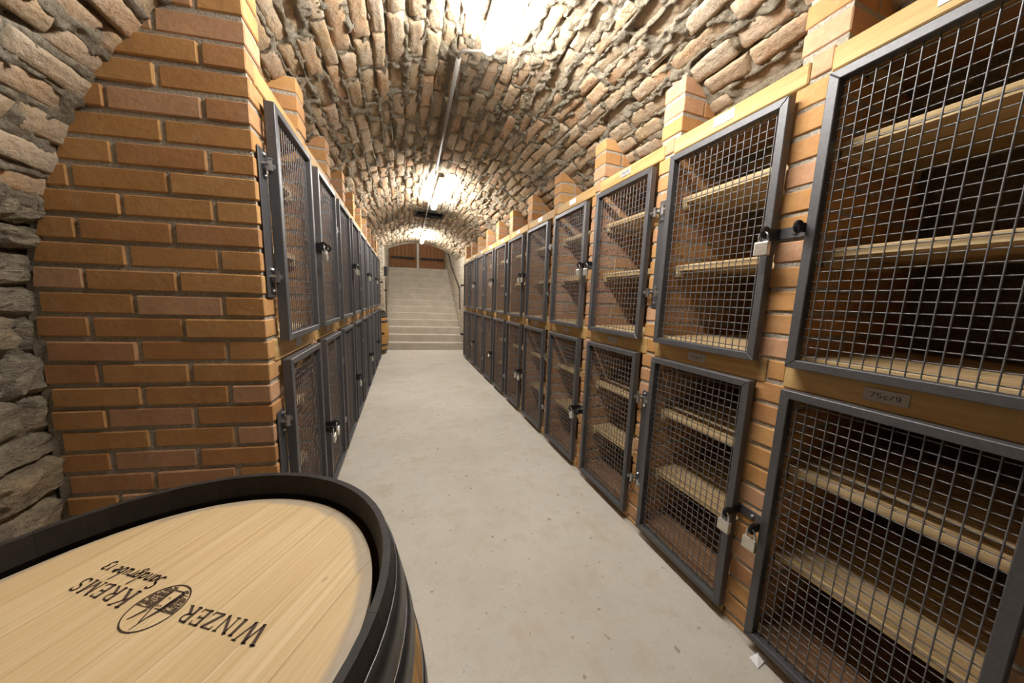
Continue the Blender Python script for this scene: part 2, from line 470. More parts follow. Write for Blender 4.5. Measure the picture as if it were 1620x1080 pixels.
camp = np.array((0, 0, CAM_H)); Fv = np.array(_F); Rv = np.array(_R); Uv = np.array(_U)
def pix(p):
    d = np.array(p) - camp; z = d @ Fv
    if z < .15: return None
    return 810 + 488.56*(d @ Rv)/z, 540 - 488.56*(d @ Uv)/z, z
ranked = []
for b in bricks:
    t_ = b[0]/VR; p = (VX + VR*math.cos(t_), b[1], VZ + VR*math.sin(t_))
    q = pix(p)
    vis = q is not None and -30 < q[0] < 1650 and -30 < q[1] < 1110
    if vis and p[0] < -.45 and b[1] > 1.55: vis = p[2] > 2.05
    if vis and p[0] > 1.2: vis = p[2] > 2.02
    ranked.append((0 if vis else 1, q[2]/(b[3]*2) if q is not None else 99, b))
ranked.sort(key=lambda r_: (r_[0], r_[1]))
rest = MB()
for i, (vis, dist, b) in enumerate(ranked):
    V, F = vault_brick(*b, fine=(i < 420), r=brng)
    if i < 298:
        cx = sum(v[0] for v in V)/len(V); cy_ = sum(v[1] for v in V)/len(V); cz = sum(v[2] for v in V)/len(V)
        mb = MB().add([(v[0]-cx, v[1]-cy_, v[2]-cz) for v in V], F)
        mb.build('brick', MAT['vault_brick'], ceiling, (cx, cy_, cz), smooth=True)
    else:
        rest.add(V, F)
tag(rest.build('brickwork', MAT['vault_brick'], ceiling, smooth=True), kind='stuff')

# ------------------------------------------------------------------ side walls under the vault
def wall_grid(x, y0, y1, z0, z1, sgn, mat, amp=.015, step=.05):
    ys_ = np.arange(y0, y1+step, step); zs_ = np.arange(z0, z1+step, step)
    zs_[-1] = z1; ys_[-1] = y1
    Yg, Zg = np.meshgrid(ys_, zs_, indexing='ij')
    n_ = (vnoise(Yg*6, Zg*8, 21)-.5)*amp*1.4 + (vnoise(Yg*17, Zg*20, 22)-.5)*amp
    Xg = x + sgn*n_
    return grid_mesh('wall', np.stack([Xg, Yg, Zg], -1), mat)
wall_right = link('wall_right', wall_grid(WALL_R, Y_BACK, Y_END, -.05, VZ+.02, -1, MAT['vault_mortar']))
tag(wall_right, 'rough wall below the vault behind the wire lockers', kind='structure')
wall_left = link('wall_left', wall_grid(WALL_L-.050, Y_BACK, Y_END, -.05, VZ+.02, 1, MAT['vault_mortar'], .02, .03))
tag(wall_left, 'rough rubble stone wall beside the brick end wall', kind='structure')
# rubble stones in the part of the wall that can be seen
srng = random.Random(5)
def stone(yc, zc, hy, hz, parent):
    nu, nv = 8, 6
    V = []; pr = srng.uniform(.010, .034); tilt = srng.uniform(-.18, .18); sh = srng.uniform(-.16, .28)
    pw = srng.uniform(5, 10)
    for i in range(nu+1):
        for j in range(nv+1):
            a = i/nu*2-1; b = j/nv*2-1
            rad = 1 - .10*(abs(a)*abs(b))**1.5
            e = max(abs(a)**pw, abs(b)**pw)
            y_ = a*hy*rad + srng.uniform(-.09, .09)*hy; z_ = b*hz*rad + a*hy*sh*.5 + srng.uniform(-.09, .09)*hz
            x_ = pr*(1-.8*e) + tilt*b*hz + srng.uniform(-.006, .006)
            if e > .99: x_ = -.02
            V.append((x_, y_, z_))
    m = nv+1
    F = [(i*m+j, (i+1)*m+j, (i+1)*m+j+1, i*m+j+1) for i in range(nu) for j in range(nv)]
    x0 = WALL_L - .030
    if zc > VZ: x0 = VX - vault_dx(zc) - .028
    MB().add(V, F).build('stone', MAT['stone'], parent, (x0, yc, zc), smooth=False)
z = .0
while z < 1.50:
    hgt = srng.uniform(.07, .15)
    y = -.55 + srng.uniform(-.1, .1)
    while y < 1.62:
        ln = srng.uniform(.13, .30)
        stone(y+ln/2, z+hgt/2, ln/2+.004, hgt/2+.004, wall_left)
        y += ln + .006
    z += hgt + .004

# back wall behind the camera
bw = MB()
pts = [(VX + VR*1.01*math.cos(a), VZ + VR*1.01*math.sin(a)) for a in np.linspace(0, math.pi, 33)]
poly = [(WALL_L-.02, -.02)] + [(WALL_R+.02, -.02)] + pts
bw.prism_xz(poly, Y_BACK-.1, Y_BACK)
tag(bw.build('wall_back', MAT['plaster']), 'plain plastered wall closing the vault', kind='structure')

# ------------------------------------------------------------------ stairwell at the far end
SKEW = math.tan(math.radians(8.5))
SX0, SX1 = -.42, 1.37
AX = .475
sw = MB()
na = 40
for i in range(na):
    xa, xb = SX0 + (SX1-SX0)*i/na, SX0 + (SX1-SX0)*(i+1)/na
    za, zb_ = (VZ + math.sqrt(VR*VR - (x_-VX)**2) - .004 for x_ in (xa, xb))
    sw.add([(xa, Y_END, za), (xb, Y_END, zb_), (xb, Y_END, 4.4), (xa, Y_END, 4.4)], [(0,1,2,3)])
    sw.add([(xa, Y_END+.12, za), (xb, Y_END+.12, zb_), (xb, Y_END+.12, 4.4), (xa, Y_END+.12, 4.4)], [(3,2,1,0)])
    sw.add([(xa, Y_END, za), (xb, Y_END, zb_), (xb, Y_END+.12, zb_), (xa, Y_END+.12, za)], [(3,2,1,0)])
tag(sw.build('wall_stair_front', MAT['rubble_far'], recalc=False), 'wall above the end of the vault inside the stairwell', kind='structure')
sw = MB(); sw.box(SX1, WALL_R+.04, 7.39, 11.4, -.02, 4.4)
tag(sw.build('wall_stair_right', MAT['rubble_far']), 'pale rubble wall beside the stair handrail', kind='structure')
sw = MB(); sw.box(WALL_L-.04, SX0, 7.66, 11.4, -.02, 4.4)
tag(sw.build('wall_stair_left', MAT['rubble_far']), 'rubble wall along the other side of the stairs', kind='structure')
sw = MB(); sw.box(SX0-.2, SX1+.2, Y_END, 11.5, 4.4, 4.5)
tag(sw.build('ceiling_stair', MAT['plaster']), 'plain ceiling above the stairs', kind='structure')
sw = MB(); sw.box(SX0-.2, SX1+.2, 11.4, 11.5, 0, 4.4)
tag(sw.build('wall_stair_end', MAT['rubble_far']), 'wall around the wooden doors above the stairs', kind='structure')
stairs = empty('staircase', (AX, 7.58, 0))
tag(stairs, 'straight flight of grey concrete steps rising to the wooden doors', 'stairs', kind='structure')
NST, RIS, TRD = 13, .1655, .245
for i in range(NST):
    y0 = i*TRD; z1 = (i+1)*RIS; z0 = max(0, z1-RIS-.03)
    L0, L1 = SX0-AX+.001, SX1-AX-.001
    d_ = TRD*1.15 if i < NST-1 else .75
    poly = [(L0, y0 - SKEW*L0), (L1, y0 - SKEW*L1), (L1, y0+d_ - SKEW*L1), (L0, y0+d_ - SKEW*L0)]
    st = MB().prism_xy(poly, z0, z1)
    st.build('step', MAT['stair'], stairs, bevel=.006)
# wooden double door at the top of the stairs
dz0 = NST*RIS + .0
door = empty('door_1', (AX, 11.12, dz0))
tag(door, 'brown plank double door with iron straps above the stairs', 'door', kind='structure')
for sx, x0, x1 in ((-1, SX0-AX+.01, -.045), (1, .045, SX1-AX-.01)):
    n = 7
    for i in range(n):
        a = x0 + (x1-x0)*i/n; b = x0 + (x1-x0)*(i+1)/n
        MB().box(a+.003, b-.003, 0, .035, .02, 2.0).build('plank', MAT['door_wood'], door, bevel=.004)
    for zz in (.06, 1.05, 1.75):
        MB().box(x0, x1, -.03, 0, zz, zz+.11).build('rail', MAT['door_wood'], door, bevel=.005)
    for zz in (.34,):
        MB().box(x0+.05, x1-.05, -.040, -.002, zz, zz+.055).build('iron_strap', MAT['black'], door, bevel=.004)
MB().box(-.04, .04, -.05, .04, .0, 2.0).build('middle_post', MAT['plaster'], door, bevel=.006)

# handrail on the stair wall
hr = empty('handrail', (SX1-.05, 7.9, .55))
tag(hr, 'thin dark handrail rod fixed along the pale stair wall', 'handrail')
railp = [(0, 0-.20, .42), (0, -.1, .86), (0, .02, .98), (0, 1.2, 1.52), (0, 2.9, 2.62)]
MB().tube(railp, .013, 8).build('rod', MAT['black'], hr, smooth=True)
for q in ((0, .05, 1.0), (0, 1.2, 1.52), (0, 2.6, 2.42)):
    MB().tube([q, (.056, q[1], q[2]-.03)], .009, 6).build('bracket', MAT['black'], hr)

# rod and box on the other side
pr_ = empty('pull_rod', (SX0+.035, 7.86, .46))
tag(pr_, 'thin upright dark rod beside the stairs under a black box', 'rod')
MB().tube([(0, 0, .06), (0, 0, 1.2)], .010, 6).build('rod', MAT['black'], pr_)
MB().box(-.032, .02, -.01, .01, .3, .34).build('bracket', MAT['black'], pr_)
MB().box(-.032, .02, -.01, .01, .9, .94).build('bracket', MAT['black'], pr_)
bx = empty('switch_box', (SX0+.036, 7.86, 1.70))
tag(bx, 'small black switch box on the wall beside the stairs', 'switch box')
MB().box(-.034, .035, -.05, .05, 0, .22).build('housing', MAT['black'], bx, bevel=.006)
MB().box(.035, .042, -.035, .035, .03, .19).build('cover', MAT['near_black'], bx, bevel=.003)

# shaft opening in the crown of the vault
sh = empty('ventilation_shaft', ((SLOT[0]+SLOT[1])/2, (SLOT[2]+SLOT[3])/2, 2.578))
tag(sh, 'dark rectangular shaft opening in the crown of the vault', 'shaft')
hx, hy = (SLOT[1]-SLOT[0])/2+.012, (SLOT[3]-SLOT[2])/2+.012
MB().box(-hx, hx, -hy-.015, -hy, -.0, .40).build('side_panel', MAT['near_black'], sh)
MB().box(-hx, hx, hy, hy+.015, -.0, .40).build('side_panel', MAT['near_black'], sh)
MB().box(-hx-.015, -hx, -hy-.015, hy+.015, -.0, .40).build('end_panel', MAT['near_black'], sh)
MB().box(hx, hx+.015, -hy-.015, hy+.015, 0, .40).build('end_panel', MAT['near_black'], sh)
MB().box(-hx-.015, hx+.015, -hy-.015, hy+.015, .40, .415).build('top_panel', MAT['near_black'], sh)

# ------------------------------------------------------------------ ceiling lamps
def lamp(y0, y1, label, x=.42, z=2.515):
    t_ = empty('ceiling_lamp', (x, (y0+y1)/2, z))
    tag(t_, label, 'lamp', 'tube lamps along the vault crown')
    L = (y1-y0)/2
    MB().box(-.032, .032, -L+.02, L-.02, .030, .062).build('housing', MAT['lamp_body'], t_, bevel=.005)
    pts_ = [(0, -L, 0), (0, -L+.006, 0), (0, -L+.03, 0)] + [(0, L-.03, 0), (0, L-.006, 0), (0, L, 0)]
    MB().tube(pts_, [.015, .030, .038, .038, .030, .015], 14).build('lit_tube_cover', MAT['glow'], t_, smooth=True)
    for q in (-.6, .6):
        MB().box(-.02, .02, q*L-.015, q*L+.015, .060, .12).build('bracket', MAT['lamp_body'], t_)
    return t_
lamp(.66, 1.70, 'bright tube lamp on the vault closest to the barrel')
lamp(3.67, 4.71, 'bright tube lamp halfway down the vault')
lamp(6.71, 7.75, 'bright tube lamp nearest the stairs')
lamp(9.0, 9.6, 'unseen tube lamp added above the stairs to brighten them', z=4.28)  # added lamp, out of view, put in because the stairwell was dark

# conduit and cable along the crown
cd = MB()
cd.tube([(.42, 1.69, 2.535), (.405, 1.76, 2.545), (.36, 1.81, 2.565), (.322, 1.835, 2.575), (.308, 1.87, 2.575), (.307, 1.95, 2.575)], .007, 8)
c1 = cd.build('conduit', MAT['pipe'], smooth=True)
tag(c1, 'short curved grey cable leaving the nearest tube lamp', 'cable')
cd = MB().tube([(.307, 1.90, 2.575), (.325, 2.7, 2.575), (.340, 3.47, 2.572)], .0135, 10)
tag(cd.build('conduit_pipe', MAT['pipe'], smooth=True), 'straight grey conduit pipe along the crown between two lamps', 'conduit')
cd = MB().tube([(.340, 3.44, 2.572), (.345, 3.9, 2.54), (.35, 4.6, 2.53), (.355, 4.75, 2.56)], .006, 6)
tag(cd.build('cable', MAT['pipe'], smooth=True), 'thin grey cable running past the middle tube lamp', 'cable')
cd = MB().tube([(.355, 4.72, 2.57), (.37, 5.6, 2.57), (.385, 6.73, 2.57)], .010, 8)
tag(cd.build('conduit_pipe', MAT['pipe'], smooth=True), 'straight grey conduit pipe below the dark shaft opening', 'conduit')
cd = MB()
ap = [(x, Y_END-.03, VZ + math.sqrt((VR-.022)**2 - (x-VX)**2)) for x in np.linspace(SX0+.01, .36, 14)]
cd.tube(ap, .013, 8)
tag(cd.build('arch_conduit', MAT['pipe'], smooth=True), 'pale conduit bent along the far edge of the vault', 'conduit')

# ------------------------------------------------------------------ bricks of the piers
def make_brick(poly, t0, t1, bev=.0035):
    """poly in (depth, height); thickness along y"""
    cx = sum(p[0] for p in poly)/len(poly); cz = sum(p[1] for p in poly)/len(poly)
    me = MB().prism_xz([(p[0]-cx, p[1]-cz) for p in poly], t0, t1).mesh('brick', MAT['pier_brick'], bevel=bev)
    return me, (cx, 0, cz)

TOP_BEAM = (1.985, 2.053)
MID_BEAM = (1.000, 1.088)
def partition_bricks(face_off):
    """bricks of one partition: list of (poly, half thickness); depth 0 at the corridor face"""
    out = []
    k = -20
    while True:
        zb = C0 + CH*k; zt = zb + BH
        if k == -20: zb = .002
        xb = vault_dx(zb) - face_off + .015; xt = vault_dx(zt) - face_off + .015
        if xb < .05 or zb > 2.62: break
        pat = [.25]*6 if k % 2 == 0 else [.122] + [.25]*6
        narrow = (k in (5, -7))
        if narrow: pat = [.105] + [.25]*6
        d = 0.0
        for i, ln in enumerate(pat):
            e = d + ln
            hb, ht = min(e, xb), min(e, xt)
            if hb - d < .03: break
            if ht - d < .012:
                poly = [(d, zb), (hb, zb), (d, zb + (zt-zb)*min(1, (hb-d)/max(.001, xb-xt)))]
            else:
                poly = [(d, zb), (hb, zb), (ht, zt), (d, zt)]
            out.append((poly, .028 if (narrow and i == 0) else .060))
            d = e + .012
        k += 1
    return out

def mortar_core(face_off, t=.0555, rec=.005):
    zs_ = list(np.linspace(0, VZ, 4)) + list(np.linspace(VZ, 2.5, 24)[1:])
    poly = [(rec, 0.0)]
    back = []
    zmax = 0
    for z_ in zs_:
        x_ = vault_dx(z_) - face_off + .02
        if x_ <= rec+.004: break
        back.append((x_, z_)); zmax = z_
    poly = [(rec, 0.0)] + back + [(rec, zmax)]
    return poly

offR, offL = PIER_R - VX, VX - PIER_L
PB = {+1: partition_bricks(offR), -1: partition_bricks(offL)}
CORE = {+1: mortar_core(offR), -1: mortar_core(offL)}
brick_meshes = {}
for sgn in (1, -1):
    lst = []
    for (poly, ht) in PB[sgn]:
        pl = [(sgn*p[0], p[1]) for p in poly]
        if sgn < 0: pl = pl[::-1]
        lst.append(make_brick(pl, -ht, ht))
    brick_meshes[sgn] = lst
joined_mesh = {}
core_mesh = {}
for sgn in (1, -1):
    mb = MB()
    for (poly, ht) in PB[sgn]:
        mb.prism_xz([(sgn*p[0], p[1]) for p in poly], -ht, ht)
    joined_mesh[sgn] = mb.mesh('brickwork', MAT['pier_brick'])
    core_mesh[sgn] = MB().prism_xz([(sgn*p[0], p[1]) for p in CORE[sgn]], -.0555, .0555).mesh('mortar', MAT['pier_mortar'])

# ironwork on the piers ------------------------------------------------
def hinge_plate_mesh(z0, z1): return MB().box(-.005, 0, -.025, .025, z0, z1).mesh('hinge_plate', MAT['steel'], bevel=.0015)
bolt_mesh = MB().tube([(0, 0, 0), (-.004, 0, 0), (-.009, 0, 0)], [.0075, .0075, .004], 8).mesh('bolt', MAT['zinc'])
HP = [hinge_plate_mesh(1.250, 1.783), hinge_plate_mesh(.250, .800)]
BOLTZ = [(1.765, 1.690, 1.355, 1.275), (.785, .715, .320, .270)]
hasp_mesh = MB().box(-.006, 0, -.058, .058, -.019, .019).mesh('hasp_bar', MAT['steel'], bevel=.0015)
def staple_mesh():
    mb = MB().box(-.078, -.004, -.003, .003, -.014, .014)
    ring = [(-.078 + .016*math.cos(a), 0, .016*math.sin(a)) for a in np.linspace(0, 2*math.pi, 15)[:-1]]
    mb.tube(ring, .0055, 6, closed=True)
    return mb.mesh('staple', MAT['black'], recalc=False)
STAPLE = staple_mesh()
HASP_Z = (1.523, .488)

ORD = ['zeroth', 'first', 'second', 'third', 'fourth', 'fifth', 'sixth', 'seventh', 'eighth', 'ninth', 'tenth', 'eleventh', 'twelfth']
def pier(sgn, yc, label, detail, iron):
    x = PIER_R if sgn > 0 else PIER_L
    e = empty('brick_pier', (x, yc, 0))
    tag(e, label, 'brick pier', 'brick piers between lockers in the %s row' % ('right' if sgn > 0 else 'left'))
    if detail:
        for me, c in brick_meshes[sgn]:
            b = link('brick', me, e, (c[0] + sgn*rng.uniform(-.0025, .0012), rng.uniform(-.002, .002), c[2] + rng.uniform(-.002, .002)))
            b.rotation_euler = (0, rng.uniform(-.006, .006), rng.uniform(-.008, .008))
    else:
        tag(link('brickwork', joined_mesh[sgn], e), kind='stuff')
    link('mortar', core_mesh[sgn], e)
    f = 1 if sgn > 0 else -1
    if iron == 'hinge':
        for me, bz in zip(HP, BOLTZ):
            hpo = link('hinge_plate', me, e); hpo.scale = (f, 1, 1)
            for z_ in bz:
                link('bolt', bolt_mesh, hpo, (-.005, 0.004, z_))
    elif iron == 'hasp':
        for z_ in HASP_Z:
            ho = link('hasp_bar', hasp_mesh, e, (0, 0, z_)); ho.scale = (f, 1, 1)
            link('bolt', bolt_mesh, ho, (-.006, 0, 0))
            for q in (-.047, .047):
                link('staple', STAPLE, ho, (0, q, 0))
    return e

# ------------------------------------------------------------------ wire doors
DW = .482
def door_meshes(sgn, hgt):
    f = sgn; b = .027; dp = .034
    fr = MB()
    # mitred square-tube frame, front face at x = 0, depth into the wall
    def bar(p):  # polygon in (y, z)
        n = len(p)
        v = [(0, q[0], q[1]) for q in p] + [(f*dp, q[0], q[1]) for q in p]
        fr.add(v, [tuple(range(n)), tuple(range(2*n-1, n-1, -1))] + [(i, i+n, (i+1) % n+n, (i+1) % n) for i in range(n)])
    W, H = DW, hgt
    bar([(0,0),(W,0),(W-b,b),(b,b)]); bar([(W,0),(W,H),(W-b,H-b),(W-b,b)])
    bar([(W,H),(0,H),(b,H-b),(W-b,H-b)]); bar([(0,H),(0,0),(b,b),(b,H-b)])
    frame = fr.mesh('frame', MAT['steel'], bevel=.0022)
    wm = MB(); r = .0018
    n = 16
    for i in range(n):
        y = b + (W-2*b)*(i+.6)/(n+.2)
        wm.tube([(f*.020, y, b-.003), (f*.020, y, H-b+.003)], r, 5, caps=False)
    m = int(round((H-2*b)/.03))
    for i in range(m):
        z_ = b + (H-2*b)*(i+.5)/m
        wm.tube([(f*.0242, b-.003, z_), (f*.0242, W-b+.003, z_)], r, 5, caps=False)
    wire = wm.mesh('wire_mesh', MAT['wire'], smooth=True, recalc=False)
    return frame, wire
UP, LO = (1.078, 1.957), (.052, 1.002)
DM = {(s_, lv): door_meshes(s_, z1-z0) for s_ in (1, -1) for lv, (z0, z1) in (('up', UP), ('lo', LO))}
def hinge_mesh(sgn):
    """eye bolt from the door frame to the plate on the pier; door edge at y = 0, pier towards +y"""
    f = sgn
    mb = MB()
    mb.tube([(f*.018, -.004, 0), (f*.018, .034, 0)], .0065, 8)
    mb.tube([(f*.018, .006, 0), (f*.018, .012, 0)], .0125, 6)
    mb.tube([(f*.018, .030, -.017), (f*.018, .030, .017)], .0085, 8)
    mb.tube([(f*.018, .030, .017), (f*.018, .030, .021)], .0115, 8)
    mb.tube([(f*.018, .030, -.021), (f*.018, .030, -.017)], .0115, 8)
    mb.tube([(f*.018, .034, 0), (f*.046, .034, 0)], .0065, 8)
    return mb.mesh('hinge', MAT['zinc'], smooth=False)
HM = {1: hinge_mesh(1), -1: hinge_mesh(-1)}
HZ = {'up': (1.728, 1.328), 'lo': (.757, .287)}

def wire_door(sgn, yfar, lv, label, hinge_far):
    z0, z1 = UP if lv == 'up' else LO
    x = DOOR_R if sgn > 0 else DOOR_L
    e = empty('wire_door', (x, yfar-DW, z0))
    tag(e, label, 'locker door', 'wire mesh locker doors')
    fr, wm = DM[(sgn, lv)]
    link('frame', fr, e); link('wire_mesh', wm, e)
    for z_ in HZ[lv]:
        h_ = link('hinge', HM[sgn], e, (0, DW if hinge_far else 0, z_-z0))
        if not hinge_far: h_.scale = (1, -1, 1)
    return e

# ------------------------------------------------------------------ padlocks
def padlock_meshes():
    body = MB().box(-.0085, .0085, -.022, .022, -.068, -.022).mesh('body', MAT['padlock'], bevel=.003, seg=2)
    arc = [(0, -.0135, -.024), (0, -.0135, -.004)] + [(0, -.0135*math.cos(a), -.004 + .0135*math.sin(a)) for a in np.linspace(.3, math.pi-.3, 7)] + [(0, .0135, -.004), (0, .0135, -.024)]
    sh_ = MB().tube(arc, .0034, 8).mesh('shackle', MAT['zinc'], smooth=True)
    cyl = MB().tube([(0, .004, -.069), (0, .004, -.066)], .006, 10).mesh('keyway', MAT['black'])
    return body, sh_, cyl
PADM = padlock_meshes()
def padlock(x, y, z_, label, tilt=0.0, rz=0.0):
    e = empty('padlock', (x, y, z_))
    e.rotation_euler = (tilt, 0, rz)
    tag(e, label, 'padlock', 'padlocks on the locker doors')
    for n_, me in zip(('body', 'shackle', 'keyway'), PADM): link(n_, me, e)
    return e

# ------------------------------------------------------------------ beams and shelves
def beam(sgn, y0, y1, zz, label, dep=.10):
    x0 = PIER_R-.004 if sgn > 0 else PIER_L+.004
    yc = (y0+y1)/2
    mb = MB().box(0, sgn*dep, y0-yc, y1-yc, 0, zz[1]-zz[0])
    o = mb.build('timber_beam', MAT['beam'], None, (x0, yc, zz[0]), bevel=.004)
    tag(o, label, 'beam', 'timber crosspieces of the lockers')
    return o

def ribbed(sgn, x0, x1, y0, y1, z0, z1, ribs=6):
    """decking board with grooves along y; local origin at x0, mid length, z0"""
    prof = [(0, 0), (0, z1-z0-.003), (.003, z1-z0)]
    W = x1-x0; p = (W-.012)/ribs
    for i in range(ribs):
        a = .006 + i*p
        prof += [(a + p*.12, z1-z0), (a + p*.22, z1-z0-.008), (a + p*.55, z1-z0-.008), (a + p*.65, z1-z0)]
    prof += [(W-.003, z1-z0), (W, z1-z0-.003), (W, 0)]
    n = len(prof); ym = (y0+y1)/2
    v = [(sgn*q[0], y0-ym, q[1]) for q in prof] + [(sgn*q[0], y1-ym, q[1]) for q in prof]
    mb = MB()
    f_ = [(i, i+n, i+1+n, i+1) for i in range(n-1)] + [(n-1, 2*n-1, n, 0)]
    # end caps as strips so that they stay valid although concave
    mb.add(v, f_ + [tuple(range(n)), tuple(range(2*n-1, n-1, -1))])
    return mb
_shelf_cache = {}
def shelf_parts(sgn, L, brown, dep):
    key = (sgn, round(L, 3), brown)
    if key not in _shelf_cache:
        mt = MAT['shelf_brown'] if brown else MAT['shelf']
        _shelf_cache[key] = ribbed(sgn, 0, .140, -L/2, L/2, 0, .027).mesh('board', mt)
    kc = ('cleat', sgn, round(dep, 3))
    if kc not in _shelf_cache:
        _shelf_cache[kc] = MB().box(0, sgn*dep, -.012, .012, -.030, -.001).mesh('cleat', MAT['shelf'], bevel=.002)
    return _shelf_cache[key], _shelf_cache[kc]
def shelf(sgn, y0, y1, z_, label, brown=False, xoff=.045, skew=0.0):
    """shelf of ribbed boards reaching back to the vault"""
    x0 = (PIER_R + xoff) if sgn > 0 else (PIER_L - xoff)
    L = round(y1-y0-.006, 2)
    avail = vault_dx(z_+.03) - abs(x0-VX) - .014
    nb = max(1, int((avail+.006)/.146))
    e = empty('locker_shelf', (x0, (y0+y1)/2, z_))
    tag(e, label, 'shelf', 'ribbed shelves inside the lockers')
    bd, cl = shelf_parts(sgn, L, brown, nb*.146-.02)
    for k_ in range(nb):
        if skew:      # boards shortened against the slanting end wall
            sh_ = round(skew*(.146*(k_+1) + xoff) + .03, 3)
            m2, _ = shelf_parts(sgn, L-sh_, brown, nb*.146-.02)
            link('board', m2, e, (sgn*.146*k_, sh_/2, 0))
            continue
        link('board', bd, e, (sgn*.146*k_, 0, 0))
    rem = avail - nb*.146
    if rem > .03 and not skew:      # narrow last board against the vault
        kf = ('filler', sgn, L, brown, round(rem, 3))
        if kf not in _shelf_cache:
            _shelf_cache[kf] = MB().box(0, sgn*rem, -L/2, L/2, 0, .027).mesh('board', MAT['shelf_brown'] if brown else MAT['shelf'], bevel=.002)
        link('board', _shelf_cache[kf], e, (sgn*.146*nb, 0, 0))
    for q in ((1,) if skew else (-1, 1)):
        link('cleat', cl, e, (0, q*(L/2-.014), 0))
    return e

# stroke lettering ------------------------------------------------------
def ribbon(mb, pts_, w_, T):
    for (a, b) in zip(pts_[:-1], pts_[1:]):
        dx, dy = b[0]-a[0], b[1]-a[1]; L = math.hypot(dx, dy) or 1e-6
        nx_, ny_ = -dy/L*w_/2, dx/L*w_/2; ex, ey = dx/L*w_*.25, dy/L*w_*.25
        q = [(a[0]-ex+nx_, a[1]-ey+ny_), (a[0]-ex-nx_, a[1]-ey-ny_), (b[0]+ex-nx_, b[1]+ey-ny_), (b[0]+ex+nx_, b[1]+ey+ny_)]
        mb.add([T(*p) for p in q], [(0, 1, 2, 3)])
def arcp(cx, cy_, rx, ry, a0, a1, n=8):
    return [(cx + rx*math.cos(math.radians(a0+(a1-a0)*i/n)), cy_ + ry*math.sin(math.radians(a0+(a1-a0)*i/n))) for i in range(n+1)]
TK, TN, SF = .18, .085, .07      # thick, thin and serif stroke widths
def serif(x, y, l=.13): return ([(x-l, y), (x+l, y)], SF)
GL = {
 'W': (1.28, [([(.10,1),(.40,.02)], TK), ([(.40,.02),(.64,.90)], TN), ([(.62,1),(.90,.02)], TK), ([(.90,.02),(1.18,1)], TN), serif(.10,.98), serif(1.18,.98,.11), serif(.60,.98,.10)]),
 'I': (.42, [([(.21,0),(.21,1)], TK), serif(.21,.98), serif(.21,.02)]),
 'N': (.98, [([(.17,0),(.17,1)], TN), ([(.14,1),(.82,.02)], TK), ([(.82,0),(.82,1)], TN), serif(.15,.98,.12), serif(.17,.02,.12), serif(.82,.98,.12)]),
 'Z': (.80, [([(.10,.97),(.72,.97)], TN), ([(.68,.95),(.14,.04)], TK), ([(.10,.03),(.74,.03)], TN), ([(.10,.97),(.09,.80)], SF), ([(.74,.03),(.76,.22)], SF)]),
 'E': (.76, [([(.20,0),(.20,1)], TK), ([(.10,.97),(.68,.97)], TN), ([(.20,.52),(.56,.52)], TN), ([(.10,.03),(.70,.03)], TN), ([(.67,.98),(.68,.80)], SF), ([(.56,.60),(.56,.42)], SF), ([(.70,.02),(.73,.22)], SF)]),
 'R': (.92, [([(.20,0),(.20,1)], TK), ([(.10,.97),(.42,.97)]+arcp(.42,.73,.24,.24,90,-90)[1:]+[(.20,.48)], .09), ([(.42,.48),(.80,.03)], TK), serif(.20,.02), ([(.76,.02),(.92,.02)], SF)]),
 'K': (.98, [([(.20,0),(.20,1)], TK), ([(.24,.46),(.78,.97)], TN), ([(.40,.58),(.84,.03)], TK), serif(.20,.98), serif(.20,.02), serif(.78,.98,.11), serif(.86,.02,.12)]),
 'M': (1.16, [([(.16,0),(.22,1)], TN), ([(.20,1),(.58,.08)], TK), ([(.58,.08),(.92,1)], TN), ([(.92,1),(.98,0)], TK), serif(.16,.02,.12), serif(.99,.02,.13), serif(.18,.98,.09), serif(.96,.98,.09)]),
 'S': (.66, [(arcp(.34,.74,.21,.23,30,270,9)+arcp(.33,.26,.23,.25,90,-150,9), .11), ([(.53,.95),(.54,.75)], SF), ([(.10,.25),(.10,.04)], SF)]),
}
LW = .12
GI = {
 'S': (.56, [(arcp(.31,.74,.20,.22,35,270,9)+arcp(.30,.26,.21,.24,90,-145,9), LW)]),
 'a': (.50, [(arcp(.24,.24,.17,.23,20,380,12), LW), ([(.42,.50),(.40,.06),(.48,.02)], LW)]),
 'n': (.54, [([(.12,0),(.12,.48)], LW), (arcp(.27,.30,.15,.19,170,0,7)+[(.42,.04),(.50,.02)], LW)]),
 'd': (.54, [(arcp(.24,.24,.17,.23,20,380,12), LW), ([(.42,1.0),(.41,.06),(.49,.02)], LW)]),
 'g': (.50, [(arcp(.25,.31,.16,.17,0,360,12), LW), ([(.20,.14),(.12,.04),(.36,.0),(.42,-.12),(.26,-.24),(.08,-.18),(.12,-.04)], LW*.8), ([(.38,.44),(.50,.50)], LW)]),
 'r': (.40, [([(.12,0),(.12,.48)], LW), (arcp(.27,.30,.15,.18,165,50,5), LW)]),
 'u': (.54, [([(.12,.48),(.12,.18)]+arcp(.26,.16,.14,.14,180,330,6), LW), ([(.42,.48),(.41,.06),(.50,.02)], LW)]),
 'b': (.52, [([(.12,1.0),(.12,.06)], LW), (arcp(.28,.24,.17,.23,160,-180,12), LW)]),
 'e': (.46, [([(.08,.25),(.38,.32)]+arcp(.23,.26,.16,.22,15,310,11), LW)]),
 '1': (.32, [([(.06,.40),(.16,.50),(.16,0)], LW)]),
 '3': (.42, [(arcp(.20,.34,.15,.15,140,-80,8), LW), (arcp(.20,.0,.18,.20,85,-140,8), LW)]),
 ' ': (.26, []),
}
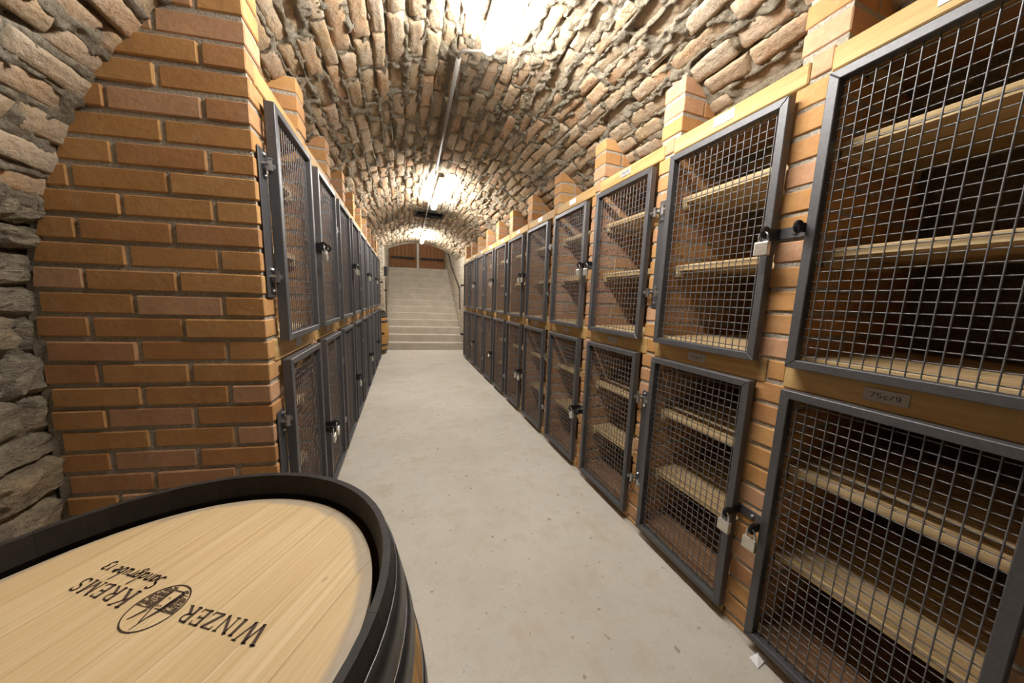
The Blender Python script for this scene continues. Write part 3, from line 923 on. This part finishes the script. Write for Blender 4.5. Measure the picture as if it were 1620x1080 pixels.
GP = {
 '7': (.62, [([(.05,1),(.55,1),(.22,0)], .12)]),
 '5': (.62, [([(.52,1),(.10,1),(.08,.56),(.38,.58),(.54,.44),(.54,.18),(.40,.02),(.06,.02)], .12)]),
 'c': (.56, [(arcp(.30,.33,.22,.32,40,320,9), .12)]),
 '/': (.46, [([(.02,-.05),(.42,1.05)], .11)]),
 '9': (.62, [(arcp(.30,.70,.23,.28,0,360,12), .12), ([(.53,.70),(.50,.22),(.34,.02),(.10,.04)], .12)]),
 '8': (.62, [(arcp(.30,.76,.20,.23,0,360,12), .12), (arcp(.30,.27,.24,.26,0,360,12), .12)]),
 '6': (.62, [(arcp(.30,.30,.23,.28,0,360,12), .12), ([(.07,.30),(.12,.78),(.28,.98),(.50,.96)], .12)]),
}
def text_width(txt, G, gap): return sum(G[c][0] + gap for c in txt) - gap

# ------------------------------------------------------------------ the two rows of lockers
R_FAR = [.070, .652, 1.232, 1.826, 2.425, 3.026, 3.626, 4.210, 4.790, 5.370, 5.950, 6.525]
L_FAR = [1.938] + [2.545 + .600*i for i in range(8)]
def number_plate(parent, sgn, yl, zl, txt, mat):
    """plate glued to a beam; parent-local coordinates"""
    f = -1 if sgn > 0 else 1
    pl = MB().box(0, f*.0025, -.0435, .0435, 0, .036).build('number_plate', MAT[mat], parent, (0, yl, zl), bevel=.0006)
    if txt:
        h_ = .0135; G = GP; gap = .16; wid = text_width(txt, G, gap)*h_*1.25
        mb = MB(); cur = -wid/2
        for ch in txt:
            for (p_, w_) in G[ch][1]:
                # reading direction on the right row runs towards the viewer (-y)
                ribbon(mb, p_, w_, lambda a, b, c0=cur: (f*.0030, f*(c0 + a*h_*1.25), .0115 + b*h_))
            cur += (G[ch][0]+gap)*h_*1.25
        mb.build('plate_number', MAT['plate_ink'], pl, recalc=False)
    return pl

LEVELS = [('upper', .484+CAM_H, 'higher shelf of the upper locker'), ('upper', .163+CAM_H, 'lower shelf of the upper locker'), ('upper', MID_BEAM[1]-.002, 'floor boards of the upper locker'),
          ('lower', -.580+CAM_H, 'higher shelf of the lower locker'), ('lower', -.915+CAM_H, 'lower shelf of the lower locker'), ('lower', .062, 'floor boards of the lower locker'), ('top', 1.995, 'cover boards over the upper locker')]
def row(sgn, fars, side, first):
    n = len(fars)
    # piers
    centres = []
    for i in range(n+1):
        if i == 0: c = fars[0]-DW-.052
        elif i < n: c = (fars[i-1] + fars[i]-DW)/2
        else: c = fars[-1] + .052
        centres.append(c)
    for i, c in enumerate(centres):
        if sgn < 0 and i == 0: continue        # the brick end wall stands here
        kk = i + first
        if sgn > 0: iron = 'hasp' if kk % 2 == 0 else 'hinge'
        else: iron = 'hasp' if i % 2 == 1 else 'hinge'
        detail = (sgn > 0 and 0 <= i <= 6) or (sgn < 0 and 1 <= i <= 2)
        if sgn > 0:
            lab = ('brick pier at the edge of the frame beyond the nearest right locker' if i == 0 else
                   'brick pier on the near side of the first full bay, right row' if i == 1 else
                   'brick pier past the %s full bay of the right locker row' % ORD[i-1])
        else:
            lab = 'brick pier past the %s bay of the left locker row' % ORD[i]
        pier(sgn, c, lab, detail, iron)
    for i in range(n):
        y0, y1 = centres[i]+.060, centres[i+1]-.060
        bay = i + first
        bn = ('%s bay of the %s row' % (ORD[bay] if bay else 'nearest cut-off', side))
        # beams
        bt = beam(sgn, y0-.031, y1+.031, TOP_BEAM, 'pale timber beam over the upper door, ' + bn)
        bm_ = beam(sgn, y0-.031, y1+.031, MID_BEAM, 'timber beam between the two doors, ' + bn)
        beam(sgn, y0+.001, y1-.001, (0.003, .058), 'timber sill on the floor, ' + bn)
        dc = (fars[i]-DW/2) - (y0+y1)/2
        if sgn > 0:
            top_txt = {2: '75c/8', 3: '75c/6'}.get(bay); mid_txt = {1: '75c/9', 2: '75c/7'}.get(bay)
            number_plate(bt, sgn, dc+.02, .021, top_txt, 'plate_grey' if bay == 3 else 'plate')
            number_plate(bm_, sgn, dc+.02, .022, mid_txt, 'plate_grey')
        else:
            number_plate(bm_, sgn, dc+.02, .022, None, 'plate_grey')
        # doors: hinges alternate so that neighbours share plates
        if sgn > 0: hinge_far = (bay % 2 == 0)
        else: hinge_far = (i % 2 == 1)
        wire_door(sgn, fars[i], 'up', 'upper grey steel wire mesh door, ' + bn, hinge_far)
        wire_door(sgn, fars[i], 'lo', 'lower grey steel wire mesh door, ' + bn, hinge_far)
        for (lv, z_, nm) in LEVELS:
            xo = .010 if 'floor boards' in nm else (.115 if 'cover' in nm else .045)
            shelf(sgn, y0, y1, z_, 'ribbed %s, %s' % (nm, bn), brown=(nm.startswith('floor boards of the lower') or 'cover' in nm), xoff=xo, skew=(math.tan(math.radians(8.87)) if sgn < 0 and i == 0 else 0.0))
    return centres
cR = row(1, R_FAR, 'right', 0)
cL = row(-1, L_FAR, 'left', 1)

# padlocks: (side, pier index, level, which side of the bar, tilt)
PADS = [(1,2,'up',+1,0,0), (1,2,'lo',+1,0,0), (1,2,'lo',-1,0,0), (1,4,'up',+1,0,0), (1,4,'up',-1,0,0), (1,4,'lo',+1,-.5,0), (1,6,'up',+1,0,0), (1,6,'up',-1,0,0),
        (1,6,'lo',+1,0,0), (1,6,'lo',-1,0,0), (1,8,'up',+1,0,0), (1,8,'up',-1,0,0), (1,8,'lo',+1,-.8,0), (1,10,'up',+1,0,0), (1,10,'up',-1,0,0), (1,10,'lo',+1,0,0),
        (-1,1,'up',-1,.45,0), (-1,1,'lo',-1,.15,0), (-1,1,'lo',1,.3,0), (-1,3,'up',-1,0,0), (-1,3,'up',1,.2,0), (-1,3,'lo',-1,0,0), (-1,5,'up',-1,0,0), (-1,5,'lo',-1,0,0), (-1,7,'up',-1,0,0)]
for (sd, pi, lv, q, tl, rz) in PADS:
    c = (cR if sd > 0 else cL)[pi]
    x = (PIER_R - .084) if sd > 0 else (PIER_L + .084)
    z_ = HASP_Z[0 if lv == 'up' else 1] - .010
    bay_near = (pi-1) if sd > 0 else pi
    bay_far = bay_near + 1
    bay = bay_far if q > 0 else bay_near
    padlock(x, c + q*.047, z_, 'silver padlock on the %s door, %s bay of the %s row' % ('upper' if lv == 'up' else 'lower', ORD[bay], 'right' if sd > 0 else 'left'), tl, rz)

# ------------------------------------------------------------------ brick end wall on the left, skewed
ang = math.radians(-8.87)
end = empty('brick_end_wall', (PIER_L, 1.380, 0), ang)
tag(end, 'orange brick end wall rising to the vault behind the barrel', 'brick wall')
def a_max(z_, t_=0.0):
    """distance along the wall to the vault at height z"""
    return (PIER_L - (VX - vault_dx(z_)))/math.cos(ang) + .006
core = []
erng = random.Random(3)
k = -20
while True:
    zb = C0 + CH*k; zt = zb + BH
    if k == -20: zb = .002
    ab, at_ = a_max(zb), a_max(zt)
    if ab < .05: break
    pat = [.254]*6 if k % 2 == 0 else [.129] + [.254]*6
    d = 0.0
    for ln in pat:
        ln = ln + erng.uniform(-.004, .003)
        e = d + ln; hb, ht = min(e, ab), min(e, at_)
        if hb - d < .025: break
        if hb < e and .25 < (hb-d)/ln: pass
        if ht - d < .012: poly = [(-d, zb), (-hb, zb), (-d, zt)]
        else: poly = [(-d, zb), (-hb, zb), (-ht, zt), (-d, zt)]
        me, c = make_brick(poly[::-1], 0, .118, .004)
        if d == 0.0:
            for v in me.vertices:
                if v.co.x + c[0] > -.02: v.co.x += v.co.y*math.tan(ang)
        b = link('brick', me, end, (c[0] + erng.uniform(-.0015, .0015), c[1] + erng.uniform(-.004, .002), c[2] + erng.uniform(-.002, .002)))
        b.rotation_euler = (0, erng.uniform(-.006, .006), erng.uniform(-.010, .010))
        d = e + erng.uniform(.011, .017)
    k += 1
zs_ = list(np.linspace(0, VZ, 4)) + list(np.linspace(VZ, 2.40, 26)[1:])
bk = [(-(a_max(z_)+.022), z_) for z_ in zs_ if a_max(z_) > -.0]
poly = [(-.007, 0)] + bk + [(-.007, bk[-1][1])]
ec = MB().prism_xz(poly[::-1], .0055, .112)
ec.v = [(v[0] + (v[1]*math.tan(ang) if v[0] > -.01 else 0), v[1], v[2]) for v in ec.v]
ec.build('mortar', MAT['pier_mortar'], end)
# hinge plates for the first left doors
for me, bz in zip(HP, BOLTZ):
    hpo = link('hinge_plate', me, end, (.056*math.tan(ang)+.002, .056, 0)); hpo.scale = (-1, 1.5, 1); hpo.rotation_euler = (0, 0, -ang)
    for z_ in bz: link('bolt', bolt_mesh, hpo, (-.005, .004, z_))

# ------------------------------------------------------------------ barrels
BT, BR = .923, .281          # height, rim radius
def br(z_): return BR + .062*(1-((z_-BT/2)/(BT/2))**2)
NS = 26
def stave_mesh():
    mb = MB(); nz = 18; da = math.pi/NS - .0006; na_ = 3
    zs_ = [BT*i/nz for i in range(nz)] + [BT-.034, BT]; nz += 1
    V = []
    for z_ in zs_:
        ro = br(z_); th = .024
        ri = ro - th
        if z_ > BT-.034: ri = ro - th + .0145*(z_-(BT-.034))/.034
        V.append([(ro*math.cos(-da+2*da*j/na_), ro*math.sin(-da+2*da*j/na_), z_) for j in range(na_+1)] + [(ri*math.cos(da-2*da*j/na_), ri*math.sin(da-2*da*j/na_), z_) for j in range(na_+1)])
    m = 2*(na_+1)
    v = [p for r_ in V for p in r_]; f = []
    for i in range(nz):
        for j in range(m):
            f.append((i*m+j, i*m+(j+1) % m, (i+1)*m+(j+1) % m, (i+1)*m+j))
    f.append(tuple(range(m-1, -1, -1))); f.append(tuple(nz*m+j for j in range(m)))
    mb.add(v, f)
    return mb.mesh('stave', MAT['stave'])
def hoop_mesh(z0, z1):
    mb = MB(); n = 72; t = .0022
    prof = [(br(z0)+.0005, z0), (br(z0)+t, z0), (br((z0+z1)/2)+t, (z0+z1)/2), (br(z1)+t, z1), (br(z1)+.0005, z1)]
    m = len(prof)
    v = [(r_*math.cos(2*math.pi*i/n), r_*math.sin(2*math.pi*i/n), z_) for i in range(n) for (r_, z_) in prof]
    f = [(i*m+j, ((i+1) % n)*m+j, ((i+1) % n)*m+j+1, i*m+j+1) for i in range(n) for j in range(m-1)]
    mb.add(v, f)
    return mb.mesh('hoop', MAT['hoop'], smooth=True)
HOOPS = [(.850, .897), (.797, .844), (.690, .735), (.188, .233), (.061, .111), (.017, .055)]
rivet_mesh = MB().tube([(0, 0, 0), (.003, 0, 0), (.0045, 0, 0)], [.0055, .0055, .002], 8).mesh('rivet', MAT['zinc'])
GRAIN = math.radians(58)
HZ_TOP, HRAD = BT-.035, .2535
def barrel(loc, label, cat='barrel'):
    e = empty('wine_barrel', loc)
    tag(e, label, cat)
    sm = stave_mesh()
    for i in range(NS):
        o = link('stave', sm, e); o.rotation_euler = (0, 0, 2*math.pi*(i+.35)/NS)
    for (z0, z1) in HOOPS:
        ho = link('hoop', hoop_mesh(z0, z1), e)
        for a in (-.55, -.49, 2.4):
            zc = (z0+z1)/2 + (.008 if a == -.49 else -.008)
            rv = link('rivet', rivet_mesh, ho, ((br(zc)+.0018)*math.cos(a), (br(zc)+.0018)*math.sin(a), zc))
            rv.rotation_euler = (0, 0, a)
    n = 8
    cuts = [-HRAD + 2*HRAD*i/n for i in range(n+1)]
    for i in range(n):
        a, b = cuts[i]+.0002, cuts[i+1]-.0002
        def ring(off):
            R2 = HRAD + off
            top = [(math.sqrt(max(0, R2*R2-y_*y_)), y_) for y_ in np.linspace(a, b, 9)]
            return top + [(-p[0], p[1]) for p in top[::-1]]
        lo, hi = ring(.003), ring(-.007)
        m = len(lo)
        v = [(p[0], p[1], -.022) for p in lo] + [(p[0], p[1], -.004) for p in lo] + [(p[0], p[1], 0) for p in hi]
        f = [tuple(range(m-1, -1, -1)), tuple(range(2*m, 3*m))]
        for q in range(m):
            q2 = (q+1) % m
            f += [(q, q2, q2+m, q+m), (q+m, q2+m, q2+2*m, q+2*m)]
        o = MB().add(v, f).build('head_plank', MAT['oak'], e, (0, 0, HZ_TOP), recalc=True)
        o.rotation_euler = (0, 0, GRAIN)
    return e
BX, BY = -.3035, .4055
b1 = barrel((BX, BY, .0), 'large oak wine barrel with printed pale head standing in the foreground')
# lettering printed on the head ----------------------------------------
TD = math.radians(150.0)
TX, TY = -.1500 - BX, .3800 - BY
def text_T(t0, hgt, base=0.0, slant=0.0, sx=1.0, dz=.0006):
    def T(a, b):
        s_ = t0 + (a*sx + slant*b)*hgt; n_ = base + b*hgt
        return (TX + s_*math.cos(TD) + n_*math.cos(TD+math.pi/2), TY + s_*math.sin(TD) + n_*math.sin(TD+math.pi/2), HZ_TOP + dz)
    return T
def put_text(mb, txt, G, t0, t1, hgt, base, slant=0.0, gap=.10, first=1.0):
    units = sum(G[c][0]*(first if i == 0 else 1) + gap for i, c in enumerate(txt)) - gap
    sx = (t1-t0)/(units*hgt); cur = t0
    for i, ch in enumerate(txt):
        hh = hgt*(first if i == 0 else 1)
        for (p_, w_) in G[ch][1]: ribbon(mb, p_, w_, text_T(cur, hh, base, slant, sx))
        cur += (G[ch][0]*(first if i == 0 else 1) + gap)*hgt*sx
lt = MB()
put_text(lt, 'WINZER', GL, .000, .117, .0178, 0, first=1.18)
lt.build('printed_name', MAT['ink'], b1, recalc=False)
lt = MB()
put_text(lt, 'KREMS', GL, .196, .291, .0178, 0, first=1.18)
lt.build('printed_name', MAT['ink'], b1, recalc=False)
lt = MB()
put_text(lt, 'Sandgrube 13', GI, .190, .294, .0185, -.0225, slant=.22, gap=.04)
lt.build('printed_address', MAT['ink'], b1, recalc=False)
# emblem: ring with a sketched tower on a dark hillside
em = MB()
EX, EY, ER = -.2893 - BX, .4480 - BY, .0290
def ET(a, b, dz=.0006):
    """emblem coordinates, unit circle, upright in reading direction"""
    return (EX + ER*(a*math.cos(TD) + b*math.cos(TD+math.pi/2)), EY + ER*(a*math.sin(TD) + b*math.sin(TD+math.pi/2)), HZ_TOP + dz)
ribbon(em, arcp(0, 0, 1, 1, 0, 360, 48), .055, ET)
def fill(poly): em.add([ET(*p) for p in poly], [tuple(range(len(poly)))])
hrng = random.Random(2)
# dark rows of hatching in the lower half, left open for the pale tower
for i in range(30):
    y_ = -.97 + i*.036
    hw = math.sqrt(max(0, .95**2 - y_*y_))
    top = .10
    if y_ > top: continue
    for (xa, xb) in ((-hw, -.30 + .10*(y_+.9)), (.16 + .05*(y_+.9), hw)):
        if xb - xa < .06: continue
        x_ = xa
        while x_ < xb:
            l_ = min(hrng.uniform(.10, .34), xb-x_)
            if hrng.random() < .80: fill([(x_, y_), (x_+l_, y_), (x_+l_, y_+.030), (x_, y_+.030)])
            x_ += l_ + hrng.uniform(.01, .06)
fill([(-.46, -.72), (-.28, -.72), (-.22, .05), (-.10, .60), (-.40, .05)])
ribbon(em, [(-.10, .62), (.14, .08), (.22, -.62)], .06, ET)
ribbon(em, [(-.10, .90), (-.18, .30), (-.26, .0)], .04, ET)
ribbon(em, [(-.22, .05), (.02, .05)], .035, ET)
ribbon(em, [(.30, .12), (.50, .62), (.24, .18)], .045, ET)
for (x_, y_) in ((-.12, -.10), (.02, -.10), (-.06, -.45)):
    fill([(x_, y_), (x_+.06, y_), (x_+.06, y_+.07), (x_, y_+.07)])
ribbon(em, [(-.30, -.74), (.20, -.74)], .05, ET)
em.build('printed_emblem', MAT['ink'], b1, recalc=False)

b2 = barrel((-.66, 7.24, .0), 'small-looking amber wine barrel standing beside the stairs at the far end')

# ------------------------------------------------------------------ small things
ps = MB()
ps.add([(0,0,.001),(.045,.006,.004),(.05,.030,.012),(.006,.034,.002),(.024,.018,.010)], [(0,1,4),(1,2,4),(2,3,4),(3,0,4)])
o = ps.build('paper_scrap', MAT['paper'], None, (1.165, .575, .003), recalc=False)
sol = o.modifiers.new('thickness', 'SOLIDIFY'); sol.thickness = .0006
tag(o, 'crumpled white paper scrap on the floor beside the locker sill', 'paper scrap')
bl = MB().tube([(0,0,0),(0,.004,0),(0,.05,0),(0,.058,0),(0,.075,0)], [.010,.016,.016,.008,.008], 10)
o = bl.build('blue_bottle', MAT['blue'], None, (-.60, 1.78, -.915+CAM_H+.027+.016), smooth=True)
tag(o, 'small blue plastic bottle lying on a shelf in the nearest left lower locker', 'bottle')
